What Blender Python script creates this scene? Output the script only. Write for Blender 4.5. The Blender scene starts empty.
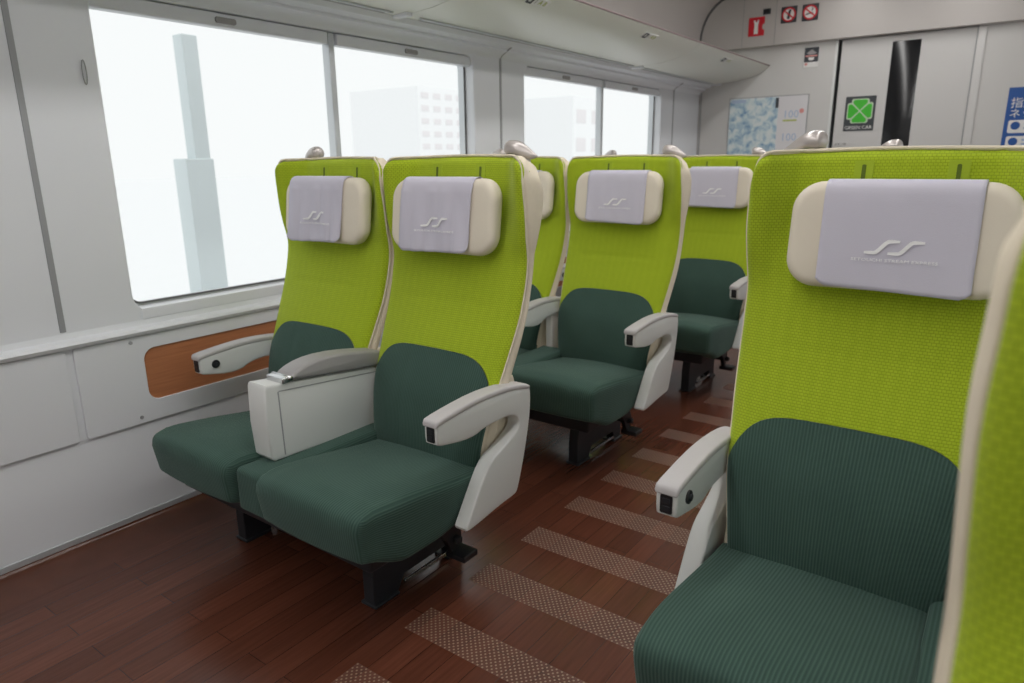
import bpy, bmesh, math, random
from mathutils import Vector, Matrix
random.seed(7)
scene = bpy.context.scene
col = scene.collection
pi = math.pi

# ------------------------------------------------------------------ camera numbers
CAM = Vector((0, 0, 1.26))
YAW, PITCH, ROLL, FPX = math.radians(36.16), math.radians(14.66), math.radians(-0.64), 691.0

# ------------------------------------------------------------------ materials
def new_mat(name):
    m = bpy.data.materials.new(name); m.use_nodes = True
    nt = m.node_tree
    return m, nt, nt.nodes['Principled BSDF']

def N(nt, t, **kw):
    n = nt.nodes.new(t)
    for k, v in kw.items():
        setattr(n, k, v)
    return n

def math_node(nt, op, a, b=None):
    n = N(nt, 'ShaderNodeMath', operation=op)
    for i, v in enumerate((a, b)):
        if v is None: continue
        if isinstance(v, (int, float)): n.inputs[i].default_value = v
        else: nt.links.new(v, n.inputs[i])
    return n.outputs[0]

def mixc(nt, fac, a, b, mode='MIX'):
    n = N(nt, 'ShaderNodeMix', data_type='RGBA', blend_type=mode)
    for s, v in ((n.inputs['Factor'], fac), (n.inputs['A'], a), (n.inputs['B'], b)):
        if isinstance(v, (int, float)): s.default_value = v
        elif isinstance(v, tuple): s.default_value = (*v, 1)
        else: nt.links.new(v, s)
    return n.outputs['Result']

def plain(name, c, rough=.5, metal=0, noise=0.04, nscale=6, bump=0, bscale=300, spec=.5, coat=0):
    m, nt, p = new_mat(name)
    p.inputs['Roughness'].default_value = rough
    p.inputs['Metallic'].default_value = metal
    p.inputs['Specular IOR Level'].default_value = spec
    p.inputs['Coat Weight'].default_value = coat
    tc = N(nt, 'ShaderNodeTexCoord')
    nz = N(nt, 'ShaderNodeTexNoise'); nz.inputs['Scale'].default_value = nscale; nz.inputs['Detail'].default_value = 4
    nt.links.new(tc.outputs['Object'], nz.inputs['Vector'])
    k = tuple(max(0, x * (1 - noise)) for x in c); j = tuple(min(1, x * (1 + noise)) for x in c)
    nt.links.new(mixc(nt, nz.outputs['Fac'], k, j), p.inputs['Base Color'])
    if bump:
        n2 = N(nt, 'ShaderNodeTexNoise'); n2.inputs['Scale'].default_value = bscale
        nt.links.new(tc.outputs['Object'], n2.inputs['Vector'])
        b = N(nt, 'ShaderNodeBump'); b.inputs['Strength'].default_value = bump; b.inputs['Distance'].default_value = .001
        nt.links.new(n2.outputs['Fac'], b.inputs['Height']); nt.links.new(b.outputs['Normal'], p.inputs['Normal'])
    return m

def teal_mat(name, period):
    m, nt, p = new_mat(name)
    uv = N(nt, 'ShaderNodeUVMap'); uv.uv_map = 'UVMap'
    sep = N(nt, 'ShaderNodeSeparateXYZ'); nt.links.new(uv.outputs['UV'], sep.inputs[0])
    s = math_node(nt, 'SINE', math_node(nt, 'MULTIPLY', sep.outputs['X'], 2 * pi / period))
    s = math_node(nt, 'ADD', math_node(nt, 'MULTIPLY', s, .5), .5)
    s3 = math_node(nt, 'POWER', s, 1.5)
    tc = N(nt, 'ShaderNodeTexCoord')
    nz = N(nt, 'ShaderNodeTexNoise'); nz.inputs['Scale'].default_value = 7; nz.inputs['Detail'].default_value = 5
    nt.links.new(tc.outputs['Object'], nz.inputs['Vector'])
    base = mixc(nt, s3, (.040, .080, .065), (.074, .130, .108))
    soft = mixc(nt, nz.outputs['Fac'], (.80, .82, .82), (1.18, 1.16, 1.15))
    nt.links.new(mixc(nt, 1.0, base, soft, 'MULTIPLY'), p.inputs['Base Color'])
    p.inputs['Roughness'].default_value = .95
    p.inputs['Specular IOR Level'].default_value = .15
    p.inputs['Sheen Weight'].default_value = .25
    p.inputs['Sheen Roughness'].default_value = .4
    p.inputs['Sheen Tint'].default_value = (.7, .9, .85, 1)
    b = N(nt, 'ShaderNodeBump'); b.inputs['Strength'].default_value = .5; b.inputs['Distance'].default_value = .0012
    nt.links.new(s, b.inputs['Height']); nt.links.new(b.outputs['Normal'], p.inputs['Normal'])
    return m

def lime_mat():
    m, nt, p = new_mat('lime fabric')
    uv = N(nt, 'ShaderNodeUVMap'); uv.uv_map = 'UVMap'
    br = N(nt, 'ShaderNodeTexBrick'); br.offset = .5
    br.inputs['Scale'].default_value = 1
    br.inputs['Brick Width'].default_value = .0085
    br.inputs['Row Height'].default_value = .0062
    br.inputs['Mortar Size'].default_value = .0011
    br.inputs['Mortar Smooth'].default_value = .8
    br.inputs['Color1'].default_value = (.455, .575, .030, 1)
    br.inputs['Color2'].default_value = (.42, .54, .026, 1)
    br.inputs['Mortar'].default_value = (.27, .38, .014, 1)
    nt.links.new(uv.outputs['UV'], br.inputs['Vector'])
    sep = N(nt, 'ShaderNodeSeparateXYZ'); nt.links.new(uv.outputs['UV'], sep.inputs[0])
    v = math_node(nt, 'ADD', math_node(nt, 'MULTIPLY', math_node(nt, 'SINE', math_node(nt, 'MULTIPLY', sep.outputs['X'], 2 * pi / .034)), .5), .5)
    c = mixc(nt, math_node(nt, 'MULTIPLY', v, .13), br.outputs['Color'], (.26, .38, .012))
    nt.links.new(c, p.inputs['Base Color'])
    p.inputs['Roughness'].default_value = .9
    p.inputs['Specular IOR Level'].default_value = .15
    p.inputs['Sheen Weight'].default_value = .3
    p.inputs['Sheen Tint'].default_value = (.9, 1, .5, 1)
    b = N(nt, 'ShaderNodeBump'); b.inputs['Strength'].default_value = .45; b.inputs['Distance'].default_value = .0012; b.invert = True
    nt.links.new(br.outputs['Fac'], b.inputs['Height']); nt.links.new(b.outputs['Normal'], p.inputs['Normal'])
    return m

def floor_mat():
    m, nt, p = new_mat('polished red brown wood floor')
    tc = N(nt, 'ShaderNodeTexCoord')
    mp = N(nt, 'ShaderNodeMapping'); mp.inputs['Rotation'].default_value = (0, 0, pi / 2)
    nt.links.new(tc.outputs['Object'], mp.inputs['Vector'])
    br = N(nt, 'ShaderNodeTexBrick'); br.offset = .37
    br.inputs['Scale'].default_value = 1
    br.inputs['Brick Width'].default_value = .62
    br.inputs['Row Height'].default_value = .075
    br.inputs['Mortar Size'].default_value = .0008
    br.inputs['Bias'].default_value = 0
    br.inputs['Color1'].default_value = (.126, .043, .025, 1)
    br.inputs['Color2'].default_value = (.090, .030, .0175, 1)
    br.inputs['Mortar'].default_value = (.03, .010, .007, 1)
    nt.links.new(mp.outputs['Vector'], br.inputs['Vector'])
    mg = N(nt, 'ShaderNodeMapping'); mg.inputs['Scale'].default_value = (70, 3.2, 1)
    nt.links.new(tc.outputs['Object'], mg.inputs['Vector'])
    g = N(nt, 'ShaderNodeTexNoise'); g.inputs['Scale'].default_value = 1.6; g.inputs['Detail'].default_value = 6
    nt.links.new(mg.outputs['Vector'], g.inputs['Vector'])
    grain = mixc(nt, g.outputs['Fac'], (.62, .58, .56), (1.42, 1.42, 1.42))
    wood = mixc(nt, 1.0, br.outputs['Color'], grain, 'MULTIPLY')
    # printed anti-slip bands of pale dots across the aisle
    sep = N(nt, 'ShaderNodeSeparateXYZ'); nt.links.new(tc.outputs['Object'], sep.inputs[0])
    X, Y = sep.outputs['X'], sep.outputs['Y']
    per = .2815
    ph = math_node(nt, 'FLOORED_MODULO', math_node(nt, 'SUBTRACT', Y, 1.163), per)
    band = math_node(nt, 'LESS_THAN', ph, .112)
    inx = math_node(nt, 'MULTIPLY', math_node(nt, 'GREATER_THAN', X, -1.235), math_node(nt, 'LESS_THAN', X, -.545))
    iny = math_node(nt, 'LESS_THAN', Y, 5.6)
    k = 2 * pi / .0160
    ca = math_node(nt, 'COSINE', math_node(nt, 'MULTIPLY', math_node(nt, 'SUBTRACT', X, -1.235 + .004), k))
    cb = math_node(nt, 'COSINE', math_node(nt, 'MULTIPLY', math_node(nt, 'SUBTRACT', ph, .004), 2 * pi / .0173))
    dots = math_node(nt, 'GREATER_THAN', math_node(nt, 'MULTIPLY', ca, cb), .50)
    msk = math_node(nt, 'MULTIPLY', math_node(nt, 'MULTIPLY', dots, band), math_node(nt, 'MULTIPLY', inx, iny))
    msk = math_node(nt, 'MULTIPLY', msk, .85)
    c = mixc(nt, msk, wood, (.36, .27, .19))
    nt.links.new(c, p.inputs['Base Color'])
    r = math_node(nt, 'ADD', math_node(nt, 'MULTIPLY', g.outputs['Fac'], .10), .17)
    inband = math_node(nt, 'MULTIPLY', band, math_node(nt, 'MULTIPLY', inx, iny))
    r = math_node(nt, 'ADD', r, math_node(nt, 'MULTIPLY', inband, .30))
    nt.links.new(r, p.inputs['Roughness'])
    p.inputs['Specular IOR Level'].default_value = .5
    b = N(nt, 'ShaderNodeBump'); b.inputs['Strength'].default_value = .12; b.inputs['Distance'].default_value = .0015
    nt.links.new(g.outputs['Fac'], b.inputs['Height']); nt.links.new(b.outputs['Normal'], p.inputs['Normal'])
    return m

def wood_panel_mat():
    m, nt, p = new_mat('orange brown wood veneer')
    tc = N(nt, 'ShaderNodeTexCoord')
    mg = N(nt, 'ShaderNodeMapping'); mg.inputs['Scale'].default_value = (1, 5, 90)
    nt.links.new(tc.outputs['Object'], mg.inputs['Vector'])
    g = N(nt, 'ShaderNodeTexNoise'); g.inputs['Scale'].default_value = 1.5; g.inputs['Detail'].default_value = 5
    nt.links.new(mg.outputs['Vector'], g.inputs['Vector'])
    nt.links.new(mixc(nt, g.outputs['Fac'], (.36, .13, .055), (.58, .24, .11)), p.inputs['Base Color'])
    p.inputs['Roughness'].default_value = .4
    return m

def emit(name, c, s):
    m = bpy.data.materials.new(name); m.use_nodes = True
    nt = m.node_tree; nt.nodes.clear()
    e = N(nt, 'ShaderNodeEmission'); e.inputs['Color'].default_value = (*c, 1); e.inputs['Strength'].default_value = s
    o = N(nt, 'ShaderNodeOutputMaterial'); nt.links.new(e.outputs[0], o.inputs[0])
    return m

def glass_mat():
    m = bpy.data.materials.new('window glass'); m.use_nodes = True
    nt = m.node_tree; nt.nodes.clear()
    t = N(nt, 'ShaderNodeBsdfTransparent'); t.inputs['Color'].default_value = (.95, .965, .965, 1)
    g = N(nt, 'ShaderNodeBsdfGlossy'); g.inputs['Roughness'].default_value = .02
    f = N(nt, 'ShaderNodeFresnel'); f.inputs['IOR'].default_value = 1.06
    mx = N(nt, 'ShaderNodeMixShader'); o = N(nt, 'ShaderNodeOutputMaterial')
    nt.links.new(f.outputs[0], mx.inputs[0]); nt.links.new(t.outputs[0], mx.inputs[1]); nt.links.new(g.outputs[0], mx.inputs[2])
    nt.links.new(mx.outputs[0], o.inputs[0])
    return m

def poster_mat():
    m, nt, p = new_mat('blue and white photographic poster print')
    tc = N(nt, 'ShaderNodeTexCoord')
    nz = N(nt, 'ShaderNodeTexNoise'); nz.inputs['Scale'].default_value = 18; nz.inputs['Detail'].default_value = 8; nz.inputs['Distortion'].default_value = .6
    nt.links.new(tc.outputs['Object'], nz.inputs['Vector'])
    cr = N(nt, 'ShaderNodeValToRGB'); e = cr.color_ramp.elements
    e[0].position = .33; e[0].color = (.20, .34, .52, 1); e[1].position = .60; e[1].color = (.70, .76, .77, 1)
    x = e.new(.45); x.color = (.42, .57, .66, 1); x = e.new(.52); x.color = (.58, .69, .72, 1)
    nt.links.new(nz.outputs['Fac'], cr.inputs[0]); nt.links.new(cr.outputs[0], p.inputs['Base Color'])
    p.inputs['Roughness'].default_value = .35
    return m

M = dict(
    teal=teal_mat('dark teal corduroy fabric', .0078),
    lime=lime_mat(),
    cream=plain('cream fabric', (.78, .70, .56), .9, noise=.05, nscale=60, bump=.5, bscale=260, spec=.15),
    leather=plain('cream headrest cover', (.79, .72, .60), .7, noise=.04, bump=.15, bscale=200, spec=.25),
    cloth=plain('lavender white linen', (.63, .61, .70), .9, noise=.03, bump=.3, bscale=500, spec=.15),
    logo=plain('white embroidery', (.93, .93, .93), .8, noise=.01),
    slit=plain('dark green slit', (.11, .16, .015), .9),
    tab=plain('lime strap patch', (.37, .49, .024), .9, bump=.4, bscale=400),
    plastic=plain('off white moulded plastic', (.72, .735, .72), .42, noise=.02),
    plastic2=plain('warm white side frame', (.63, .61, .58), .5, noise=.02),
    pad=plain('light grey arm pad', (.54, .52, .525), .5, noise=.03),
    greypad=plain('mid grey console lid', (.34, .33, .33), .5, noise=.03),
    black=plain('black plastic', (.012, .013, .016), .4),
    darkmetal=plain('black painted steel', (.018, .02, .025), .45, noise=.1),
    chrome=plain('brushed steel', (.62, .63, .64), .25, metal=1, noise=.03),
    grip=plain('pearly bronze grip', (.50, .46, .44), .3, metal=.3, noise=.08, coat=.4),
    wall=plain('white wall panel', (.755, .775, .81), .42, noise=.015, nscale=2),
    walltop=plain('warm grey upper wall', (.50, .475, .455), .55, noise=.02, nscale=2),
    ceil=plain('warm grey ceiling', (.49, .455, .44), .6, noise=.02, nscale=2),
    endwall=plain('grey white end wall', (.61, .605, .59), .5, noise=.02, nscale=2),
    door=plain('pale grey door', (.61, .605, .595), .42, noise=.02, nscale=2),
    rack=plain('greenish white rack panel', (.76, .77, .70), .38, noise=.015, nscale=2),
    rim=plain('dull pink rack rim', (.30, .22, .22), .5),
    seam=plain('dark grey rubber seam', (.13, .13, .13), .7),
    greyseam=plain('mid grey seam strip', (.33, .34, .35), .6),
    alu=plain('satin aluminium', (.62, .65, .67), .4, metal=.5, noise=.02),
    darkgap=plain('dark glass', (.008, .009, .011), .13, noise=.3),
    red=plain('red sticker', (.62, .015, .03), .45),
    signblack=plain('dark grey sticker', (.045, .052, .06), .5),
    signwhite=plain('white sticker', (.80, .80, .78), .5),
    green=plain('bright green sticker', (.055, .50, .03), .45),
    palegreen=plain('pale green outline', (.55, .68, .50), .45),
    blue=plain('deep blue poster', (.015, .09, .34), .45),
    paleblue=plain('pale blue print', (.40, .50, .66), .45),
    pinkprint=plain('pale pink print', (.70, .30, .28), .5),
    yellowprint=plain('yellow green print', (.42, .47, .10), .5),
    poster=poster_mat(),
    paper=plain('poster paper', (.70, .69, .71), .4, noise=.03),
    wood=wood_panel_mat(),
    floor=floor_mat(),
    plinth=plain('dark brown coved floor edge', (.10, .034, .019), .16, noise=.25, nscale=9),
    glass=glass_mat(),
    concrete=plain('pale concrete', (.70, .77, .78), .9, noise=.08, nscale=1),
    whitepaint=plain('bright white paint', (.86, .87, .87), .8),
    pavement=plain('pale pavement', (.88, .89, .90), .9, noise=.02),
    facade=plain('pale facade', (.93, .935, .94), .9),
    pinkfacade=plain('pale pink windows', (.84, .81, .82), .9),
    lamp=emit('ceiling lamp', (1, .975, .95), 10.5),
)

# ------------------------------------------------------------------ mesh helpers
def mesh_from(name, verts, faces, uvs=None, smooth=True, merge=0):
    bm = bmesh.new()
    vs = [bm.verts.new(v) for v in verts]
    uvl = bm.loops.layers.uv.new('UVMap') if uvs is not None else None
    for fi, f in enumerate(faces):
        if len(set(f)) < 3: continue
        try: face = bm.faces.new([vs[i] for i in f])
        except ValueError: continue
        face.smooth = smooth
        if uvl:
            for l, i in zip(face.loops, f): l[uvl].uv = uvs[i]
    if merge: bmesh.ops.remove_doubles(bm, verts=bm.verts, dist=merge)
    bmesh.ops.recalc_face_normals(bm, faces=bm.faces)
    me = bpy.data.meshes.new(name); bm.to_mesh(me); bm.free()
    return me

def link(name, me, mat, parent=None, smooth=None, label=None):
    o = bpy.data.objects.new(name, me); col.objects.link(o)
    if mat is not None:
        me.materials.clear(); me.materials.append(mat)
    if parent is not None: o.parent = parent
    if label: o['label'] = label
    return o

def tag(o, label=None, cat=None, group=None, kind=None):
    if label: o['label'] = label
    if cat: o['category'] = cat
    if group: o['group'] = group
    if kind: o['kind'] = kind
    return o

def empty(name, loc=(0, 0, 0), rz=0):
    o = bpy.data.objects.new(name, None); col.objects.link(o)
    o.location = loc; o.rotation_euler = (0, 0, rz); o.empty_display_size = .1
    return o

def axis_samples(h, r, n):
    s = [-h, -h + r * .25, -h + r * .6, -h + r]
    for i in range(1, n): s.append(-h + r + (2 * h - 2 * r) * i / n)
    s += [h - r, h - r * .6, h - r * .25, h]
    return s

def rbox(name, lo, hi, r, n=(2, 2, 2), deform=None):
    lo, hi = Vector(lo), Vector(hi); c = (lo + hi) / 2; h = (hi - lo) / 2
    r = min(r, h.x * .98, h.y * .98, h.z * .98)
    S = [axis_samples(h[i], r, n[i]) for i in range(3)]
    verts, faces, uvs = [], [], []
    for ax in range(3):
        a, b = [(1, 2), (0, 2), (0, 1)][ax]
        for sg in (-1, 1):
            base = len(verts)
            for pa in S[a]:
                for pb in S[b]:
                    p = Vector((0, 0, 0)); p[ax] = sg * h[ax]; p[a] = pa; p[b] = pb
                    inner = Vector([max(-(h[i] - r), min(h[i] - r, p[i])) for i in range(3)])
                    d = p - inner
                    q = inner + (d.normalized() * r if d.length > 1e-9 else d) + c
                    uvs.append((q.z + .3, q.y) if ax == 0 else ((q.x, q.z) if ax == 1 else (q.x, q.y)))
                    if deform: q = Vector(deform(q))
                    verts.append(q)
            nb = len(S[b])
            for i in range(len(S[a]) - 1):
                for j in range(nb - 1):
                    k = base + i * nb + j
                    faces.append((k, k + 1, k + nb + 1, k + nb))
    return mesh_from(name, verts, faces, uvs, merge=1e-6)

def box(name, lo, hi, mat, parent=None, r=.002, n=(1, 1, 1), deform=None, label=None):
    return link(name, rbox(name, lo, hi, r, n, deform), mat, parent, label=label)

def tube(pts, r, n=8, closed=False):
    pts = [Vector(p) for p in pts]; verts, faces = [], []
    m = len(pts); prev = None
    for i, p in enumerate(pts):
        if closed: t = pts[(i + 1) % m] - pts[i - 1]
        else: t = pts[min(i + 1, m - 1)] - pts[max(i - 1, 0)]
        t.normalize()
        if prev is None:
            u = t.orthogonal().normalized()
        else:
            u = (prev - t * prev.dot(t)).normalized()
        prev = u; v = t.cross(u)
        for k in range(n):
            a = 2 * pi * k / n
            verts.append(p + u * (r * math.cos(a)) + v * (r * math.sin(a)))
    for i in range(m if closed else m - 1):
        for k in range(n):
            a = i * n + k; b = i * n + (k + 1) % n; c = ((i + 1) % m) * n + (k + 1) % n; d = ((i + 1) % m) * n + k
            faces.append((a, b, c, d))
    if not closed:
        faces.append(tuple(range(n))[::-1]); faces.append(tuple((m - 1) * n + k for k in range(n)))
    return mesh_from('tube', verts, faces)

def to_mesh(cu):
    o = bpy.data.objects.new('tmp', cu); col.objects.link(o)
    dg = bpy.context.evaluated_depsgraph_get(); dg.update()
    me = bpy.data.meshes.new_from_object(o.evaluated_get(dg), depsgraph=dg)
    bpy.data.objects.remove(o); bpy.data.curves.remove(cu)
    return me

def plate(loops, t, bevel=0, fn=None, c0=0.0, smooth=False):
    """loops: outlines in a plane (first outer, then holes); t thickness; fn maps (a,b,c) to a point"""
    cu = bpy.data.curves.new('pl', 'CURVE'); cu.dimensions = '2D'; cu.fill_mode = 'BOTH'
    cu.extrude = max(t / 2 - bevel, 0.00001); cu.bevel_depth = bevel; cu.bevel_resolution = 2
    cu.offset = -bevel
    for lp in loops:
        s = cu.splines.new('POLY'); s.points.add(len(lp) - 1); s.use_cyclic_u = True
        for i, p in enumerate(lp): s.points[i].co = (p[0], p[1], 0, 1)
    me = to_mesh(cu)
    bm = bmesh.new(); bm.from_mesh(me)
    bmesh.ops.remove_doubles(bm, verts=bm.verts, dist=1e-6)
    for v in bm.verts:
        a, b, c = v.co; c += c0
        v.co = fn(a, b, c) if fn else (a, b, c)
    bmesh.ops.recalc_face_normals(bm, faces=bm.faces)
    for f in bm.faces: f.smooth = smooth
    bm.to_mesh(me); bm.free()
    if smooth: me.set_sharp_from_angle(angle=math.radians(35))
    return me

def side(a, b, c): return (c, a, b)        # drawn in (y, z), thickness along x
def front(a, b, c): return (a, -c, b)      # drawn in (x, z), facing -y

def rrect(x0, y0, x1, y1, r, n=6):
    P = []
    for cx, cy, a0 in ((x1 - r, y1 - r, 0), (x0 + r, y1 - r, pi / 2), (x0 + r, y0 + r, pi), (x1 - r, y0 + r, 1.5 * pi)):
        for i in range(n + 1):
            a = a0 + pi / 2 * i / n
            P.append((cx + r * math.cos(a), cy + r * math.sin(a)))
    return P

def circle(cx, cy, r, n=24):
    return [(cx + r * math.cos(2 * pi * i / n), cy + r * math.sin(2 * pi * i / n)) for i in range(n)]

def smooth_poly(P, it=2, keep=()):
    for _ in range(it):
        Q = []
        for i in range(len(P)):
            a, b = Vector(P[i]), Vector(P[(i + 1) % len(P)])
            Q += [tuple(a * .75 + b * .25), tuple(a * .25 + b * .75)]
        P = Q
    return P

def text_mesh(s, size, extrude=.0003, align='CENTER'):
    cu = bpy.data.curves.new('txt', 'FONT'); cu.body = s; cu.size = size
    cu.align_x = align; cu.align_y = 'CENTER'; cu.extrude = extrude; cu.resolution_u = 2
    return to_mesh(cu)

def move_mesh(me, fn):
    for v in me.vertices: v.co = fn(*v.co)
    me.update()
    return me

def interp(tab, z):
    if z <= tab[0][0]: return tab[0][1]
    if z >= tab[-1][0]: return tab[-1][1]
    for i in range(len(tab) - 1):
        z0, a = tab[i]; z1, b = tab[i + 1]
        if z0 <= z <= z1:
            t = (z - z0) / (z1 - z0)
            # catmull style tangents
            pm = tab[i - 1][1] if i else a; pn = tab[i + 2][1] if i + 2 < len(tab) else b
            zm = tab[i - 1][0] if i else z0; zn = tab[i + 2][0] if i + 2 < len(tab) else z1
            h = z1 - z0
            m0 = (b - pm) / (z1 - zm) * h if z1 > zm else 0
            m1 = (pn - a) / (zn - z0) * h
            t2, t3 = t * t, t * t * t
            return (2 * t3 - 3 * t2 + 1) * a + (t3 - 2 * t2 + t) * m0 + (-2 * t3 + 3 * t2) * b + (t3 - t2) * m1

def sstep(a, b, x):
    t = max(0, min(1, (x - a) / (b - a))); return t * t * (3 - 2 * t)

# ------------------------------------------------------------------ seat shape
YE = [(.36, .170), (.45, .180), (.55, .205), (.66, .252), (.74, .287), (.81, .316), (.90, .342), (.97, .352), (1.04, .340), (1.10, .332), (1.20, .325), (1.275, .322)]
YC = [(.36, .148), (.45, .153), (.55, .175), (.66, .222), (.74, .258), (.81, .292), (.90, .325), (.97, .347), (1.03, .366), (1.10, .385), (1.20, .400), (1.275, .408)]
YR = [(.36, .27), (.45, .285), (.55, .305), (.66, .345), (.74, .375), (.81, .397), (.90, .413), (.97, .425), (1.05, .450), (1.12, .466), (1.20, .474), (1.275, .448)]
HW = [(.36, .215), (.45, .225), (.55, .240), (.66, .252), (.74, .260), (.81, .265), (.90, .268), (.97, .269), (1.03, .272), (1.10, .275), (1.18, .273), (1.23, .272), (1.26, .270), (1.275, .269)]
ZT = 1.275
def hw(z, k): return interp(HW, z) * k
def face_y(u, z):
    a = abs(u); ye, yc = interp(YE, z), interp(YC, z)
    wing = sstep(.95, 1.06, z)
    s = (1 - wing) * a ** 2.6 + wing * sstep(.62, 1.0, a)
    y = yc + (ye - yc) * s
    if a > .93: y += .012 * ((a - .93) / .07) ** 2
    y += .0035 * math.exp(-((z - .838) / .006) ** 2) * (1 if a < .62 else max(0, 1 - (a - .62) / .08))
    return y
def arch(u): return .698 - .010 * u * u - .115 * abs(u) ** 5.5
def top_drop(u):
    a = min(1, abs(u)); c = max(0, (a - .88) / .12)
    return .006 * u * u + .040 * (1 - math.sqrt(max(0, 1 - c * c)))

def upholstery(k, part):
    us = [-1 + 2 * i / 36 for i in range(37)]
    us = [-1, -.985, -.965] + us[1:-1] + [.965, .985, 1]
    us = sorted(set(us))
    if part == 'low': nv = 22
    else: nv = 56
    verts, uvs = [], []
    cols = [(-1, 1)] + [(u, 0) for u in us] + [(1, 1)]
    for j in range(nv + 1):
        for (u, roll) in cols:
            za = arch(u)
            if part == 'low': z = .36 + (za - .36) * j / nv
            else: z = za + (ZT + .002 - za) * j / nv
            x = u * hw(z, k); y = face_y(u, z)
            if part == 'up' and j == nv: y += .024
            if part == 'up' and j == nv - 1: y += .006
            if roll: x *= 1.0; y += .028
            zz = z - top_drop(u) * sstep(1.1, 1.275, z)
            # vertical pleats of the lumbar part
            if part == 'low' and not roll:
                for uu in (-.32, .32):
                    y += .0025 * math.exp(-((u - uu) / .02) ** 2)
            verts.append((x, y - .002 * (part == 'low'), zz)); uvs.append((u * .27 * k, zz))
    n = len(cols); faces = []
    for j in range(nv):
        for i in range(n - 1):
            a = j * n + i; faces.append((a, a + 1, a + n + 1, a + n))
    return mesh_from('uph', verts, faces, uvs)

def shell(k):
    zs = [.34 + (1.20 - .34) * i / 34 for i in range(35)] + [1.22, 1.238, 1.252, 1.263, 1.270, 1.275, 1.278]
    verts = []; loops = None
    for z in zs:
        w = hw(min(z, 1.272), k); ye, yr, yc = interp(YE, z), interp(YR, z), interp(YC, z)
        e = sstep(1.245, 1.278, z)
        yr -= .035 * e * e; w -= .006 * e
        t = [(-w + .008, ye + .022), (-w + .000, ye + .024), (-w - .006, ye + .034), (-w - .010, (ye + yr) / 2), (-w - .006, yr - .035), (-w + .016, yr - .02), (-w + .04, yr - .006), (-w + .08, yr), (-.1, yr + .006), (-.03, yr + .008)]
        loop = t + [(-x, y) for x, y in reversed(t)]
        fr = []
        for u in [.95 - 1.9 * q / 24 for q in range(25)]:
            yy = face_y(u, min(z, ZT)) + .020
            if z > 1.26: yy = face_y(u, ZT) + .020
            fr.append((u * w, yy))
        loop += fr
        n = len(loop)
        for x, y in loop: verts.append((x, y, z - top_drop(x / max(w, .01)) * sstep(1.1, 1.275, z)))
    faces = []
    for j in range(len(zs) - 1):
        for i in range(n):
            a = j * n + i; b = j * n + (i + 1) % n
            faces.append((a, b, b + n, a + n))
    # caps
    for j, off in ((0, 0), (len(zs) - 1, (len(zs) - 1) * n)):
        A = list(range(0, 20)); B = list(range(n - 1, 19, -1)); i = q = 0   # rear chain and front chain, both left to right
        while i < len(A) - 1 or q < len(B) - 1:
            xa = verts[off + A[min(i + 1, len(A) - 1)]][0]; xb = verts[off + B[min(q + 1, len(B) - 1)]][0]
            if q == len(B) - 1 or (i < len(A) - 1 and xa <= xb):
                faces.append((off + A[i], off + A[i + 1], off + B[q])); i += 1
            else:
                faces.append((off + A[i], off + B[q + 1], off + B[q])); q += 1
    return mesh_from('shell', verts, faces)

def piping(k):
    P = []
    zs = [.40 + (1.245 - .40) * i / 40 for i in range(41)]
    for z in zs: P.append((-hw(z, k) - .001, interp(YE, z) + .018, z - top_drop(1) * sstep(1.1, 1.275, z)))
    w = hw(1.272, k)
    for q in range(0, 33):
        u = math.sin(pi / 2 * (-1 + 2 * q / 32))
        P.append((u * w * .985, face_y(max(-.93, min(.93, u)), ZT) + .016, ZT - top_drop(u) + .003))
    for z in reversed(zs): P.append((hw(z, k) + .001, interp(YE, z) + .018, z - top_drop(1) * sstep(1.1, 1.275, z)))
    return tube(P, .0036, 6)

def cushion(k, wl=None, wr=None):
    # rounded seat cushion, crown top, drooping front, bottom tapering backwards
    hwid = .241 * k
    xl = -hwid if wl is None else wl; xr = hwid if wr is None else wr
    cx = (xl + xr) / 2; hh = (xr - xl) / 2
    def d(q):
        x, y, z = q
        t = (y + .31) / .56                                    # 0 front .. 1 back
        u = (x - cx) / hh
        a = (z - .24) / .19                                     # 0 bottom .. 1 top
        top = .418 - .052 * sstep(.1, 1, t) + .016 * (1 - u * u) - .009 * sstep(.12, 0, t)
        bot = .222 + .055 * sstep(.32, 0, t) + .05 * sstep(.5, 1, t)
        z2 = bot + (top - bot) * a
        y2 = y - .012 * (1 - u * u) * (1 - t) + .020 * (1 - a) * sstep(.4, 0, t) + .012 * sstep(.7, 1, a) * sstep(.2, 0, t)
        x2 = cx + (x - cx) * (1 - .035 * (1 - a) - .02 * sstep(.25, 0, t) + .01 * math.sin(pi * t))
        # small wrinkles where the cloth is stretched near the front corners
        z2 += .0022 * math.sin(60 * u + 9 * t) * sstep(.55, .9, abs(u)) * sstep(.5, .1, t) * a
        return (x2, y2, z2)
    return rbox('cushion', (xl, -.31, .24), (xr, .25, .43), .024, (14, 16, 6), d)

def headrest():
    def d(q):
        x, y, z = q
        # curved forwards at both ends like the wings behind it; leans with the back
        y2 = y + (z - 1.10) * .12 - .022 * (abs(x) / .21) ** 2
        e = abs(x) / .213
        zc = 1.098
        z2 = zc + (z - zc) * (1 - .05 * e * e)
        return (x, y2, z2)
    # pill outline: rounded rectangle in (x,z) swept with soft edges
    return plate([rrect(-.213, .985, .213, 1.210, .062, 10)], .075, .024, lambda a, b, c: d(front(a, b, c)), c0=-.336, smooth=True)

def remesh_headrest(me):
    return me

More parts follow.
